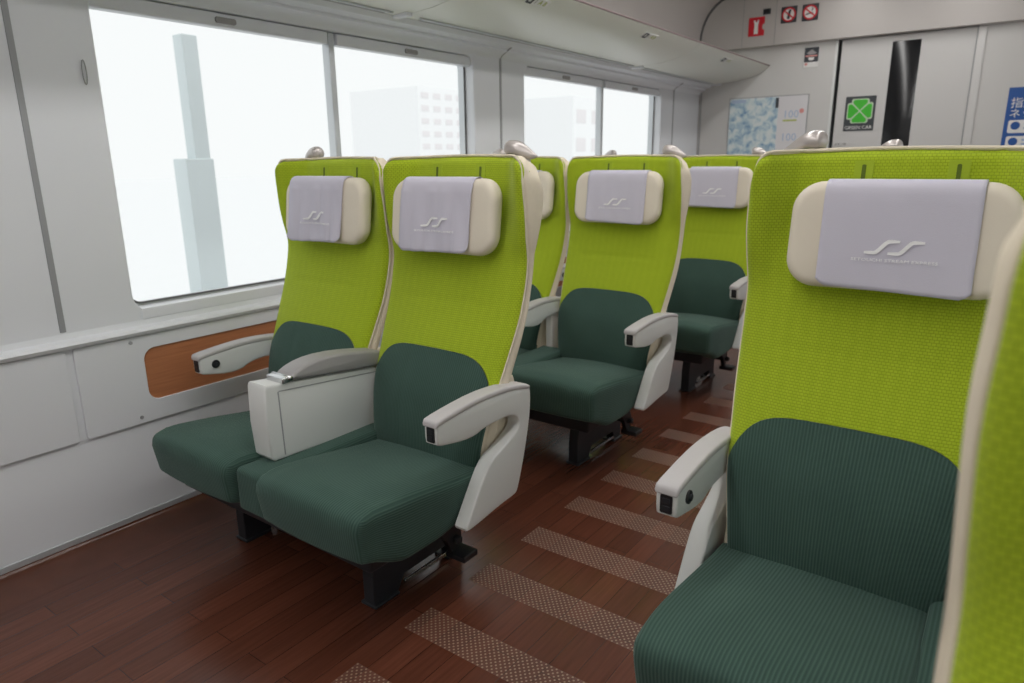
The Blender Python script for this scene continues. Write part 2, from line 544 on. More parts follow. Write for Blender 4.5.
def pillow():
    W, Z0, Z1, TH, R = .210, .985, 1.210, .029, .062
    verts, faces = [], []
    zc = (Z0 + Z1) / 2; H = (Z1 - Z0) / 2
    prof = []                                                   # (inset, depth): front centre -> rim -> back centre
    for i in range(9):
        a = pi / 2 * i / 8; prof.append((.024 * (1 - math.sin(a)), -TH + .024 * (1 - math.cos(a)) ))
    prof = prof + [(p[0], -p[1]) for p in reversed(prof)]
    ring_n = None
    def ring(inset, dep):
        L = rrect(-W + inset, zc - H + inset, W - inset, zc + H - inset, max(R - inset, .01), 8)
        out = []
        for k in range(len(L)):
            a, b = L[k], L[(k + 1) % len(L)]
            dist = math.hypot(b[0] - a[0], b[1] - a[1]); m = 10 if dist > .05 else 1
            for q in range(m): out.append((a[0] + (b[0] - a[0]) * q / m, a[1] + (b[1] - a[1]) * q / m))
        return [(x, dep, z) for x, z in out]
    rings = []
    for s in (.0, .25, .5, .75): rings.append([(x * s, y - .004 * (1 - s * s), zc + (z - zc) * s) for x, y, z in ring(.024, -TH)])
    for p in prof: rings.append(ring(*p))
    for s in (.75, .5, .25, 0): rings.append([(x * s, y, zc + (z - zc) * s) for x, y, z in ring(.024, TH)])
    n = len(rings[0])
    for r in rings:
        for x, y, z in r:
            verts.append((x, y + HEAD_Y(x, z), z))
    for j in range(len(rings) - 1):
        for i in range(n):
            a = j * n + i; b = j * n + (i + 1) % n
            faces.append((a, b, b + n, a + n))
    return mesh_from('pillow', verts, faces, merge=1e-5)

def HEAD_Y(x, z): return .338 + (z - 1.10) * .13 - .010 * (abs(x) / .213) ** 2

def cloth_y(x, z):
    return HEAD_Y(x, z) - .029 - .0045

def fold(u, d, variant):
    rr = random.Random(variant); ph = [rr.uniform(0, 6) for _ in range(6)]
    amp = [2.4, .9, 2.1, .5][variant % 4]
    return abs((.0030 * math.sin(5 * u + ph[0] + 1.5 * d) + .0022 * math.sin(11 * u + ph[1] - 2.2 * d)) * amp * (.4 + .6 * d)) + .0010 + .002 * d

def cover(off, variant):
    # strip of linen hanging over the pillow: behind, over the top, down the front
    hwid = .1425; cols = 30; verts = []; 
    path = []
    for i in range(7): path.append(('b', 1.13 + (1.185 - 1.13) * i / 6))
    for i in range(9): path.append(('t', i / 8))
    zb = .990
    for i in range(1, 22): path.append(('f', 1.185 + (zb - 1.185) * i / 21))
    for kind, t in path:
        for c in range(cols + 1):
            u = -1 + 2 * c / cols; x = off + u * hwid
            if kind == 'b':
                z = t; y = HEAD_Y(x, z) + .035
            elif kind == 't':
                a = pi * (t); z = 1.185 + .030 * math.sin(a); y = HEAD_Y(x, 1.185) + .034 * math.cos(a)
            else:
                z = t; y = cloth_y(x, z)
                d = (1.185 - z) / .185
                y -= fold(u, d, variant)
                x += .003 * d * (1 if variant % 2 else -1)
                z += .004 * u * d * (-1 if variant % 2 else 1)
                if d > .9 and abs(u) > .9: z += .009 * (abs(u) - .9) / .1 * (d - .9) / .1
            verts.append((x, y, z))
    n = cols + 1; faces = []
    for j in range(len(path) - 1):
        for i in range(cols):
            a = j * n + i; faces.append((a, a + 1, a + n + 1, a + n))
    # give the linen its thickness
    me = mesh_from('cover', verts, faces)
    bm = bmesh.new(); bm.from_mesh(me)
    bmesh.ops.solidify(bm, geom=bm.faces[:], thickness=.0012)
    bm.to_mesh(me); bm.free()
    for p in me.polygons: p.use_smooth = True
    return me

def ribbon_s(x0, w, h, t):
    """one slanted flowing s stroke: flat foot on the left, rising, flat top on the right"""
    C = []
    for i in range(25):
        s = i / 24
        x = x0 + w * s
        y = -h / 2 + h * sstep(.28, .72, s)
        C.append((x, y))
    up, lo = [], []
    for i, (x, y) in enumerate(C):
        a = C[max(i - 1, 0)]; b = C[min(i + 1, 24)]
        d = Vector((b[0] - a[0], b[1] - a[1])).normalized(); nrm = Vector((-d.y, d.x))
        th = t * (.35 + .65 * math.sin(pi * min(1, max(0, .12 + .76 * i / 24))))
        up.append((x + nrm.x * th / 2, y + nrm.y * th / 2)); lo.append((x - nrm.x * th / 2, y - nrm.y * th / 2))
    return up + lo[::-1]

def on_cloth(me, off, zc, variant):
    def f(a, b, c):
        x = off + a; z = zc + b
        d = (1.185 - z) / .185
        sh = .003 * d * (1 if variant % 2 else -1)
        return (x, cloth_y(x, z) - fold((x - off - sh) / .1425, d, variant) - .0034 - c, z)
    return move_mesh(me, f)

ARM_FULL = [(-.066, .603), (-.058, .609), (.02, .618), (.12, .625), (.22, .621), (.30, .610), (.350, .598), (.359, .590), (.362, .54), (.354, .48), (.328, .38), (.300, .30), (.288, .272), (.275, .262), (.20, .258), (.06, .240), (.035, .245), (.05, .27), (.128, .385), (.165, .42), (.215, .437), (.252, .452), (.290, .470), (.302, .492), (.288, .515), (.25, .529), (.18, .530), (.13, .528), (.09, .518), (.04, .520), (-.02, .531), (-.055, .538), (-.066, .545)]
ARM_SLIM = [(-.066, .603), (-.058, .609), (.02, .618), (.12, .625), (.22, .621), (.30, .612), (.39, .590), (.39, .545), (.36, .53), (.24, .545), (.18, .547), (.13, .540), (.09, .522), (.04, .520), (-.02, .531), (-.055, .538), (-.066, .545)]
TOPC = [(-.070, .600), (-.062, .607), (.02, .616), (.12, .623), (.22, .619), (.30, .609), (.356, .594)]

def arm(parent, x0, x1, inner, slim=False, dial=True, lift=0, name='armrest'):
    """x0 < x1; inner = +1 when the sitter is on the +x side"""
    mid = (x0 + x1) / 2
    lf = lambda P: [(y, z + lift) for y, z in P]
    me = plate([smooth_poly(lf(ARM_SLIM if slim else ARM_FULL), 1)], x1 - x0, .006, side, c0=mid, smooth=True)
    a = link(name, me, M['plastic'], parent)
    # padded top strip
    top = lf(TOPC)
    if slim: top[-1] = (.392, .585 + lift)
    lo = [(y, z - .017) for y, z in top[1:]]
    P = [(top[0][0] - .001, top[0][1] - .016)] + top[:] + lo[::-1]
    P = [(y, z + .005) for y, z in P]
    pd = link('arm_pad', plate([smooth_poly(P, 1)], (x1 - x0) + .005, .006, side, c0=mid, smooth=True), M['pad'], a)
    # dark switch panel on the arm's blunt front end
    fp = link('switch_panel', plate([rrect(mid - .0135, .548 + lift, mid + .0135, .590 + lift, .004)], .003, .0006, front, c0=.0665), M['black'], a)
    for dz in (.560, .577):
        link('button', plate([rrect(mid - .0085, dz - .0055 + lift, mid + .0085, dz + .0055 + lift, .003)], .003, .0008, front, c0=.0680), M['darkmetal'], fp)
    if dial:
        xi = x1 if inner > 0 else x0
        s = 1 if inner > 0 else -1
        link('dial', plate([circle(-.008, .568 + lift, .0150)], .006, .0015, side, c0=xi + s * .002, smooth=True), M['black'], a)
        link('dial_knob', plate([circle(-.008, .568 + lift, .0075)], .006, .001, side, c0=xi + s * .006, smooth=True), M['darkmetal'], a)
    return a

def grip(parent, cx, k, s):
    # pearly leaf shaped handle on the rear shoulder of the back, s = side
    verts, faces = [], []
    nu, nv = 20, 14
    for i in range(nu + 1):
        t = i / nu                                                 # 0 at the outer tip .. 1 at the blunt inner end
        x = cx + s * (.060 - .105 * t)
        end = math.sqrt(max(0, 1 - max(0, (t - .80) / .20) ** 2))
        r = (.003 + .021 * math.sin(pi / 2 * min(1, t / .62)) ** .9) * max(.05, end)
        zc = 1.272 + .022 * sstep(0, .75, t)
        for j in range(nv):
            a = 2 * pi * j / nv
            y = .478 - .012 * t + r * 1.25 * math.cos(a)
            verts.append((x, y - .02, zc + r * math.sin(a) * (1.1 if math.sin(a) > 0 else .9)))
    for i in range(nu):
        for j in range(nv):
            a = i * nv + j; b = i * nv + (j + 1) % nv
            faces.append((a, b, b + nv, a + nv))
    faces.append(tuple(range(nv))[::-1]); faces.append(tuple(nu * nv + j for j in range(nv)))
    g = link('shoulder_grip', mesh_from('grip', verts, faces), M['grip'], parent)
    # its stem down to the shell
    link('grip_stem', rbox('st', (cx + s * .012 - .018, .445, 1.20), (cx + s * .012 + .018, .475, 1.285), .008), M['grip'], g)
    return g

def seat_back(parent, cx, k, off, variant, hoff=0, grip_side=1):
    sh = link('backrest_shell', shell(k), M['cream'], parent); sh.location.x = cx
    up = link('upper_upholstery', upholstery(k, 'up'), M['lime'], sh, label='lime green upper back fabric')
    lo = link('lumbar_upholstery', upholstery(k, 'low'), M['teal'], sh, label='dark teal ribbed lower back fabric')
    link('piping', piping(k), M['cream'], sh)
    for s_ in (-1, 1):
        link('hinge_cover', plate([smooth_poly([(.18, .31), (.31, .32), (.345, .50), (.365, .62), (.30, .62), (.22, .50)], 1)], .026, .008, side, c0=s_ * .222, smooth=True), M['cream'], sh)
    for sx in (-.088, .088):
        pt = link('strap_patch', plate([rrect(sx - .019 + hoff, 1.205, sx + .019 + hoff, 1.252, .002)], .002, .0004, lambda a, b, c: (a, face_y((a) / hw(b, k), b) - .0012 - c, b)), M['tab'], sh)
        link('strap_slit', plate([rrect(sx - .004 + hoff, 1.206, sx + .004 + hoff, 1.244, .003)], .003, .0004, lambda a, b, c: (a, face_y(a / hw(b, k), b) - .0022 - c, b)), M['slit'], sh)
    hd = link('headrest', pillow(), M['leather'], parent); hd.location.x = cx + hoff
    cv = link('headrest_cover', cover(off, variant), M['cloth'], parent, label='white linen headrest cover with a white emblem')
    cv.location.x = cx + hoff
    emb = []
    me1 = plate([ribbon_s(-.056, .064, .024, .0078)], .0008, 0); me2 = plate([ribbon_s(-.012, .064, .024, .0078)], .0008, 0)
    bm = bmesh.new(); bm.from_mesh(me1); bm.from_mesh(me2); bm.to_mesh(me1); bm.free()
    link('emblem', on_cloth(me1, off + .004, 1.080, variant), M['logo'], cv)
    t = text_mesh('SETOUCHI STREAM EXPRESS', .0118); 
    move_mesh(t, lambda a, b, c: (a * 1.06, b * .72, c))
    link('lettering', on_cloth(t, off + .004, 1.053, variant), M['logo'], cv)
    grip(parent, cx, k, grip_side * 1.0) if grip_side else None
    return sh

# position of grips: shift to the shoulder
_g = grip
def grip(parent, cx, k, s): return _g(parent, cx + s * .185 * k, k, s)

def pedestal(parent, x, inner):
    P = [(-.125, .0), (-.125, .10), (-.105, .235), (.26, .235), (.27, .10), (.27, 0), (.22, 0), (.19, .05), (.0, .05), (-.03, 0)]
    leg = link('pedestal_leg', plate([P], .045, .004, side, c0=x), M['darkmetal'], parent)
    link('foot_bar', plate([rrect(.0, .016, .20, .028, .003)], .010, .001, side, c0=x + .02), M['chrome'], leg)
    link('mount_flange', rbox('f', (x - .032, -.13, 0), (x + .032, -.03, .010), .004), M['darkmetal'], leg)
    link('mount_flange', rbox('f', (x - .032, .19, 0), (x + .032, .275, .010), .004), M['darkmetal'], leg)

def underframe(parent, x0, x1):
    link('seat_frame', rbox('fr', (x0, -.22, .20), (x1, .30, .262), .010, (2, 2, 1)), M['darkmetal'], parent)

def pedal(parent, x, s):
    p = link('turn_pedal', plate([[(.02, .215), (.10, .225), (.13, .17), (.11, .118), (.085, .118), (.06, .17)]], .02, .003, side, c0=x - s * .03), M['black'], parent)
    link('pedal_plate', rbox('pp', (min(x - s * .05, x + s * .025), .085, .098), (max(x - s * .05, x + s * .025), .150, .118), .004), M['black'], p)
    link('pedal_arm', rbox('pa', (min(x - s * .24, x), .09, .150), (max(x - s * .24, x), .112, .172), .006), M['chrome' if False else 'darkmetal'], p)

def console(parent):
    # box between the two seats with a hinged grey lid
    P = [(-.190, .640), (-.196, .630), (-.200, .52), (-.193, .415), (-.182, .402), (.0, .395), (.25, .375), (.30, .46), (.285, .588), (.0, .618)]
    Q = []
    for i, p in enumerate(P): Q.append(p)
    b = link('centre_console', plate([Q], .086, .007, side, c0=0, smooth=True), M['plastic'], parent)
    b.location.x = -.012
    link('front_seam', plate([[(-.150, .412), (-.146, .412), (-.150, .612), (-.154, .612)]], .0015, 0, side, c0=.0432), M['greyseam'], b)
    link('top_seam', plate([[(-.150, .614), (.27, .574), (.27, .571), (-.150, .611)]], .0015, 0, side, c0=.0432), M['greyseam'], b)
    L = [(-.115, .640), (-.09, .660), (-.03, .676), (.05, .678), (.15, .666), (.28, .640), (.28, .590), (.0, .622), (-.11, .635)]
    lid = link('console_lid', plate([smooth_poly(L, 1)], .080, .010, side, c0=0, smooth=True), M['greypad'], parent)
    link('lid_hinge', rbox('h', (-.040, -.140, .632), (.040, -.112, .650), .004), M['chrome'], lid)
    link('hinge_pin', tube([(-.044, -.112, .645), (.044, -.112, .645)], .007, 10), M['chrome'], lid)

def pair_seat(loc, row_label, offs, variants, first, m=1, group=None):
    """m=+1: aisle on the +x side, m=-1: aisle on the -x side"""
    root = empty('double_train_seat', loc)
    tag(root, row_label, 'seat', group)
    dx = .2875
    def span(a, b): return (m * a, m * b) if m > 0 else (m * b, m * a)
    for sd_, off, v in ((-1, offs[0], variants[0]), (1, offs[1], variants[1])):
        cx = m * sd_ * dx
        lo_, hi_ = (-.194, .250) if sd_ < 0 else (-.203, .241)
        if m < 0: lo_, hi_ = -hi_, -lo_
        c = link('seat_cushion', cushion(1.0, lo_, hi_), M['teal'], root); c.location.x = cx
        seat_back(root, cx, 1.02, off, v, hoff=(.002 - .011 * sd_ if m > 0 else .032), grip_side=m * sd_)
    link('middle_cushion', rbox('mc', ((-.044 if m > 0 else -.092), -.275, .262), ((.092 if m > 0 else .044), .22, .40), .018, (3, 8, 4)), M['teal'], root)
    arm(root, *(span(dx + .243, dx + .290) if m > 0 else span(dx + .252, dx + .300)), -m)
    arm(root, *span(-dx - .296, -dx - .250), m, slim=True)
    if first: console(root)
    else:
        arm(root, -.026, .026, 1, slim=True, dial=False, lift=.012)
        link('centre_bracket', rbox('cb', (-.02, .20, .30), (.02, .27, .56), .01), M['plastic2'], root)
    underframe(root, -.46, .46)
    pedestal(root, m * .335, 1); pedestal(root, -m * .30, -1)
    pedal(root, m * .50, m)
    return root

def single_seat(loc, label, variant, off):
    root = empty('single_train_seat', loc)
    tag(root, label, 'seat')
    link('seat_cushion', cushion(1.0), M['teal'], root)
    seat_back(root, 0, 1.02, off, variant, grip_side=1)
    arm(root, -.296, -.242, 1)
    arm(root, .242, .296, -1)
    underframe(root, -.20, .20)
    pedestal(root, -.14, 1); pedestal(root, .14, -1)
    pedal(root, -.24, -1)
    return root

ROWY = [1.30, 2.475, 3.65]
LG, RG = 'double seats along the left window wall', 'double seats on the right of the aisle'
pair_seat((-1.722, ROWY[0], 0), 'nearest double seat at the left window, with a white console box between its places', (-.030, -.014), (0, 2), True, 1, LG)
pair_seat((-1.738, ROWY[1], 0), 'middle of the three double seats at the left windows, no console box', (-.01, .002), (2, 1), False, 1, LG)
pair_seat((-1.722, ROWY[2], 0), 'farthest double seat at the left windows, last before the framed poster', (0, -.012), (1, 3), False, 1, LG)
pair_seat((.0525, ROWY[0], 0), 'large seat right of the aisle whose whole headrest cover faces the camera', (0, 0), (1, 3), True, -1, RG)
pair_seat((.0525, ROWY[1], 0), 'seat behind the large one, only its shoulder grip shows before the black door window', (0, 0), (1, 2), False, -1, RG)
single_seat((.279, .13, 0), 'blurred lime seat back with cream piping, cut off by the right picture edge', 1, 0)

# ------------------------------------------------------------------ the room
XL, XR, Y0, Y1 = -2.42, .73, -2.62, 6.13
XF = -2.395
def st(o, kind='structure'): o['kind'] = kind; return o

st(link('floor', mesh_from('floor', [(XL - .02, Y0, 0), (XR + .02, Y0, 0), (XR + .02, Y1, 0), (XL - .02, Y1, 0)], [(0, 1, 2, 3)], smooth=False), M['floor']))

MOD = 2.344
SEAMS = [.886 - MOD, .886, .886 + MOD, .886 + 2 * MOD]
def wall_side(sideid, X, s):
    """s=+1: interior lies towards +x (left wall), s=-1: right wall"""
    def sd(a, b, c): return (X + s * c, a, b)
    holes = []
    n = 1
    for m in range(-1, 3):
        y0 = .886 + m * MOD
        a, b = y0 + .232, y0 + 2.112
        if b > Y1: continue
        holes.append((a, b))
    ys0, ys1 = Y0, Y1
    loops = [[(ys0, .70), (ys1, .70), (ys1, 1.805), (ys0, 1.805)]]
    holes = [h for h in holes if h[0] > Y0]
    for a, b in holes: loops.append(rrect(a, .772, b, 1.788, .055))
    w = st(link('wall_' + sideid, plate(loops, .07, .008, sd, c0=-.035), M['wall']))
    # upper cove under the rack and lower wall down to the floor
    def prof(P, name, mat, parent=w, y0=ys0, y1=ys1):
        verts, faces = [], []
        for y in (y0, y1):
            for (dx, z) in P: verts.append((X + s * dx, y, z))
        n_ = len(P)
        for i in range(n_ - 1): faces.append((i, i + 1, i + 1 + n_, i + n_))
        me = mesh_from(name, verts, faces)
        me.set_sharp_from_angle(angle=math.radians(30))
        return link(name, me, mat, parent)
    prof([(0, 1.795), (.004, 1.80), (.012, 1.812), (.035, 1.825), (.05, 1.83), (.05, 1.842), (.075, 1.848), (.095, 1.852), (.11, 1.87), (.11, 1.90)], 'rack_moulding', M['wall'])
    prof([(.0, .74), (.004, .722), (.03, .716), (.036, .706), (.030, .694), (.012, .690), (.010, .40), (.010, .36), (.018, .30), (.025, .20), (.025, .045)], 'lower_wall', M['wall'])
    prof([(.026, .062), (.031, .060), (.031, .040), (.026, .038)], 'metal_strip', M['alu'])
    co = [(.027 + .15 - .15 * math.cos(a), .052 - .052 * math.sin(a)) for a in [pi / 2 * i / 8 for i in range(9)]]
    prof([(x, z + .0008) for x, z in co], 'coved_floor_edge', M['plinth'])
    # upper wall above the rack
    up = [(0, 1.88), (0, 2.20)] + [(.30 - .30 * math.cos(a), 2.22 + .34 * math.sin(a)) for a in [pi / 2 * i / 10 for i in range(11)]]
    uo = prof(up, 'upper_wall', M['ceil'])
    # seams
    for y in SEAMS:
        if y < Y0: continue
        link('panel_seam', rbox('ps', (min(X - s * .002, X + s * .003), y - .009, .745), (max(X - s * .002, X + s * .003), y + .009, 1.80), .002), M['greyseam'], w)
        link('panel_seam', tube([(X + s * dx, y, z) for dx, z in [(0, 1.795), (.012, 1.812), (.035, 1.826), (.052, 1.835), (.08, 1.85)]], .004, 6), M['greyseam'], w)
    # lower panels with their recess and screws
    for m in range(-1, 2):
        y0 = .886 + m * MOD
        a, b = y0 + .010, y0 + MOD - .012
        if a < Y0: a = Y0 + .02
        b = min(b, Y1 - .02)
        L = [rrect(a, .378, b, .690, .010)]
        rec = [(yy, yy + .62) for yy in (y0 + .228, y0 + .228 + 1.172) if yy > a and yy + .62 < b]
        if m >= 2: rec = []
        for ra, rb in rec: L.append(rrect(ra, .452, rb, .640, .040))
        lp = link('lower_panel', plate(L, .010, .003, sd, c0=.015, smooth=False), M['wall'], w)
        for ra, rb in rec:
            link('wood_recess', plate([rrect(ra - .02, .44, rb + .02, .655, .04)], .002, 0, sd, c0=.0115), M['wood'], w, label='orange brown wood veneer inset')
        for yy in (a + .18, a + 1.35, b - .25):
            if yy < b:
                for zz in (.402, .672):
                    if zz > .5 or True:
                        link('screw', plate([circle(yy, zz, .0065, 16)], .004, .001, sd, c0=.021), M['greyseam'], lp)
    # last panel next to the end wall
    a = .886 + 2 * MOD + .010
    link('lower_panel', plate([rrect(a, .378, Y1 - .02, .690, .010)], .010, .003, sd, c0=.015), M['wall'], w)
    if sideid == 'left':
        link('coat_hook', tube([(X + .006, .886 + .185 + .006 * math.cos(t) , 1.54 + .036 * math.sin(t)) for t in [2 * pi * i / 20 for i in range(20)]], .0018, 6, closed=True), M['greyseam'], w, label='slim oval hook plate in the wall')
    return holes

wl = wall_side('left', XL, 1)
wr = wall_side('right', XR, -1)

wn = [0]
def window(X, s, a, b):
    wn[0] += 1
    def sd(p, q, c): return (X + s * c, p, q)
    fr = st(link('window_%d' % wn[0], plate([rrect(a - .02, .752, b + .02, 1.80, .07), rrect(a + .008, .786, b - .004, 1.775, .05)], .045, .004, sd, c0=-.085), M['alu']))
    link('rubber_gasket', plate([rrect(a + .006, .784, b - .002, 1.777, .05), rrect(a + .013, .791, b - .009, 1.770, .045)], .006, 0, sd, c0=-.060), M['seam'], fr)
    mid = (a + b) / 2 + .022
    link('glass_pane', mesh_from('gp', [sd(a - .01, .76, -.095), (X + s * -.095, b + .01, .76), (X + s * -.095, b + .01, 1.77), (X + s * -.095, a - .01, 1.77)], [(0, 1, 2, 3)], smooth=False), M['glass'], fr)
    xs = sorted((X - s * .065, X - s * .020))
    link('mullion', rbox('mu', (xs[0], mid - .015, .775), (xs[1], mid + .015, 1.785), .004), M['alu'], fr)
    xs2 = sorted((X - s * .060, X - s * .012))
    for ya, yb in ((a + .005, mid - .024), (mid + .024, b - .005)):
        r = link('blind_rail', rbox('br', (xs2[0], ya, 1.738), (xs2[1], yb, 1.785), .006), M['wall'], fr)
        yc = (ya + yb) / 2
        link('blind_handle', plate([rrect(yc - .042, 1.750, yc + .042, 1.771, .009)], .010, .003, sd, c0=-.010), M['greypad'], r)
    ys = sorted((X - s * .095, X + s * .003))
    link('sill', rbox('si', (ys[0], a + .02, .740), (ys[1] , b - .02, .7785), .003), M['wall'], fr)
for a, b in wl: window(XL, 1, a, b)
for a, b in wr: window(XR, -1, a, b)

# ceiling
st(link('ceiling', rbox('ce', (XL + .27, Y0, 2.56), (XR - .27, Y1, 2.60), .002), M['ceil']))

# end wall: left part, door opening, right part, bulkhead
DX0, DX1 = -1.315, -.425
we = st(link('wall_end', plate([[(XL - .05, 0), (DX0 - .012, 0), (DX0 - .012, 2.14), (DX1 + .015, 2.14), (DX1 + .015, 0), (XR + .05, 0), (XR + .05, 2.60), (XL - .05, 2.60)]], .04, .002, front, c0=-(Y1 + .02)), M['endwall']))
# bulkhead over the door stands a little forward
bh_loop = [(XL + .002, 2.135), (XR - .002, 2.135), (XR - .002, 2.20)] + [(XR - .30 + .30 * math.cos(a), 2.22 + .34 * math.sin(a)) for a in [pi / 2 * i / 10 for i in range(11)]] + [(XL + .30 - .30 * math.cos(a), 2.22 + .34 * math.sin(a)) for a in [pi / 2 * i / 10 for i in range(10, -1, -1)]]
YB = Y1 - .06
link('bulkhead', plate([bh_loop], .06, .004, front, c0=-(YB + .03)), M['walltop'], we, label='warm grey bulkhead over the door')
# dark rubber line where bulkhead and cove meet
cl = [(XL + .006, YB - .004, 2.20)] + [(XL + .306 - .30 * math.cos(a), YB - .004, 2.22 + .335 * math.sin(a)) for a in [pi / 2 * i / 10 for i in range(11)]] + [(XR - .306 + .30 * math.cos(a), YB - .004, 2.22 + .335 * math.sin(a)) for a in [pi / 2 * i / 10 for i in range(10, -1, -1)]] + [(XR - .006, YB - .004, 2.20)]
link('rubber_seam', tube(cl, .010, 6), M['seam'], we)
for x in (-2.06, -1.80):
    link('bulkhead_seam', rbox('bs', (x - .002, YB - .002, 2.14), (x + .002, YB + .002, 2.55), .001), M['greyseam'], we)
link('corner_seam', rbox('cs', (XL + .012, Y1 - .006, .70), (XL + .022, Y1 + .001, 1.90), .002), M['greyseam'], we)
# door
dr = st(link('door_1', plate([[(DX0 + .014, .01), (DX1 - .0, .01), (DX1 - .0, 2.13), (DX0 + .014, 2.13)], [(-.952, .55), (-.765, .55), (-.765, 2.085), (-.952, 2.085)]], .03, .003, front, c0=-(Y1 + .022)), M['door']))
link('door_window', rbox('dw', (-.955, Y1 + .012, .54), (-.762, Y1 + .020, 2.09), .002), M['darkgap'], dr, label='tall narrow black door window')
link('door_gap', rbox('dg', (DX0 - .010, Y1 + .012, 0), (DX0 + .026, Y1 + .03, 2.13), .002), M['darkgap'], dr)
link('door_post', rbox('dp', (DX1 + .004, Y1 - .010, 0), (DX1 + .056, Y1 + .002, 2.132), .004), M['door'], dr)
link('post_edge', rbox('pe', (DX1 - .004, Y1 - .006, 0), (DX1 + .004, Y1 + .004, 2.132), .002), M['greyseam'], dr)
link('door_edge', rbox('pe2', (DX0 - .030, Y1 - .006, 0), (DX0 - .012, Y1 + .002, 2.132), .002), M['plastic'], dr)
# darkness of the vestibule behind the wall: closed back panel
st(link('wall_vestibule', rbox('vb', (XL, Y1 + .06, 0), (XR, Y1 + .09, 2.6), .002), M['endwall']))
# wall behind the camera
st(link('wall_back', rbox('wb', (XL - .05, Y0 - .05, 0), (XR + .05, Y0, 2.60), .002), M['endwall']))

# ------------------------------------------------------------------ luggage racks
def rack(X, s, label, plates):
    root = empty('luggage_rack', (X, 1.0, 1.9)); tag(root, label, 'luggage rack')
    ya, yb = Y0 + .02, Y1 - .002
    def P(dx, z, y): return (s * dx, y - 1.0, z - 1.9)
    sec = [(.10, 1.872), (.13, 1.873), (.30, 1.885), (.42, 1.905), (.50, 1.932), (.555, 1.962), (.578, 1.982), (.578, 1.992), (.50, 1.985), (.30, 1.960), (.02, 1.950), (.02, 1.872)]
    edges = [ya, .10, 2.36, 4.62, yb]
    for i in range(len(edges) - 1):
        y0, y1 = edges[i] + (.003 if i else 0), edges[i + 1] - .003
        verts = []; faces = []
        for y in (y0, y1):
            for dx, z in sec: verts.append(P(dx, z, y))
        n = len(sec)
        for k in range(n): faces.append((k, (k + 1) % n, (k + 1) % n + n, k + n))
        faces.append(tuple(range(n))[::-1]); faces.append(tuple(range(n, 2 * n)))
        me = mesh_from('rp', verts, faces); me.set_sharp_from_angle(angle=math.radians(30))
        link('rack_panel', me, M['rack'], root)
        # slot along the inner side of every section
        link('air_slot', mesh_from('sl', [P(.115, 1.870, y0 + .10), P(.15, 1.8715, y0 + .10), P(.15, 1.8715, y1 - .10), P(.115, 1.870, y1 - .10)], [(0, 1, 2, 3)], smooth=False), M['greypad'], root)
        link('slot_edge', rbox('se', tuple(min(a, b) for a, b in zip(P(.148, 1.866, y0 + .08), P(.156, 1.874, y1 - .08))), tuple(max(a, b) for a, b in zip(P(.148, 1.866, y0 + .08), P(.156, 1.874, y1 - .08))), .001), M['alu'], root)
        link('slot_bracket', rbox('sb', tuple(min(a, b) for a, b in zip(P(.10, 1.862, y1 - .035), P(.19, 1.878, y1))), tuple(max(a, b) for a, b in zip(P(.10, 1.862, y1 - .035), P(.19, 1.878, y1))), .003), M['wall'], root)
    link('rack_rim', tube([P(.580, 1.990, ya), P(.580, 1.990, yb)], .0055, 8), M['rim'], root, label='dull pink rim')
    for y in plates:
        # slanted face between (.50,1.932) and (.578,1.982)
        d = Vector((.055, .030)).normalized(); nrm = Vector((d.y, -d.x)); c = Vector((.535, 1.9495))
        def f(a, b, t): 
            p = c + d * b + nrm * (t + .003); return P(p.x, p.y, y + a)
        pl = link('seat_number_plate', plate([rrect(-.085, -.022, .085, .022, .004)], .003, .0005, f, c0=.001), M['signwhite'], root)
        link('seat_icon', plate([rrect(-.078, -.019, -.036, .019, .003), rrect(-.070, -.010, -.046, .013, .002)], .002, 0, f, c0=.004), M['signblack'], pl)
        for q, (u, ch) in enumerate(((-.015, '1'), (.022, 'A'), (.056, 'B'))):
            t = text_mesh(ch, .038)
            move_mesh(t, lambda a, b, cc, u=u: f(a + u, b, .004 + cc))
            link('plate_character', t, M['yellowprint'] if q else M['greypad'], pl)
rack(XL, 1, 'long white luggage rack above the windows on the left', (2.80, 3.96, 5.24))
rack(XR, -1, 'white luggage rack over the right windows', (2.80,))

# ------------------------------------------------------------------ signs on the end wall
def flat(name, loops, y, mat, parent=None, t=.003, label=None):
    return link(name, plate(loops, t, 0, front, c0=-y), mat, parent, label=label)
def txt(s, size, x, z, y, mat, parent, name='lettering', align='CENTER'):
    t = text_mesh(s, size, align=align); move_mesh(t, lambda a, b, c: (x + a, y - c, z + b))
    return link(name, t, mat, parent)

# fire extinguisher sticker
r = flat('extinguisher_sign', [rrect(-2.012, 2.217, -1.885, 2.358, .004)], YB - .003, M['red']); tag(r, 'red sticker with a white upright pictogram on the bulkhead', 'sign')
flat('pictogram', [[(-1.966, 2.232), (-1.934, 2.232), (-1.936, 2.30), (-1.928, 2.335), (-1.942, 2.335), (-1.942, 2.322), (-1.958, 2.322), (-1.958, 2.335), (-1.972, 2.335), (-1.964, 2.30)]], YB - .006, M['signwhite'], r)
flat('notch', [[(-1.897, 2.262), (-1.884, 2.262), (-1.884, 2.306), (-1.897, 2.300), (-1.902, 2.284)]], YB - .006, M['walltop'], r)
r = flat('indicator_plate', [rrect(-1.903, 2.345 + .025, -1.843, 2.405 + .008, .003)], YB - .003, M['signblack']); tag(r, 'small black square plate above the red sticker', 'plate')
flat('lens', [rrect(-1.893, 2.378, -1.853, 2.405, .003)], YB - .006, M['black'], r)

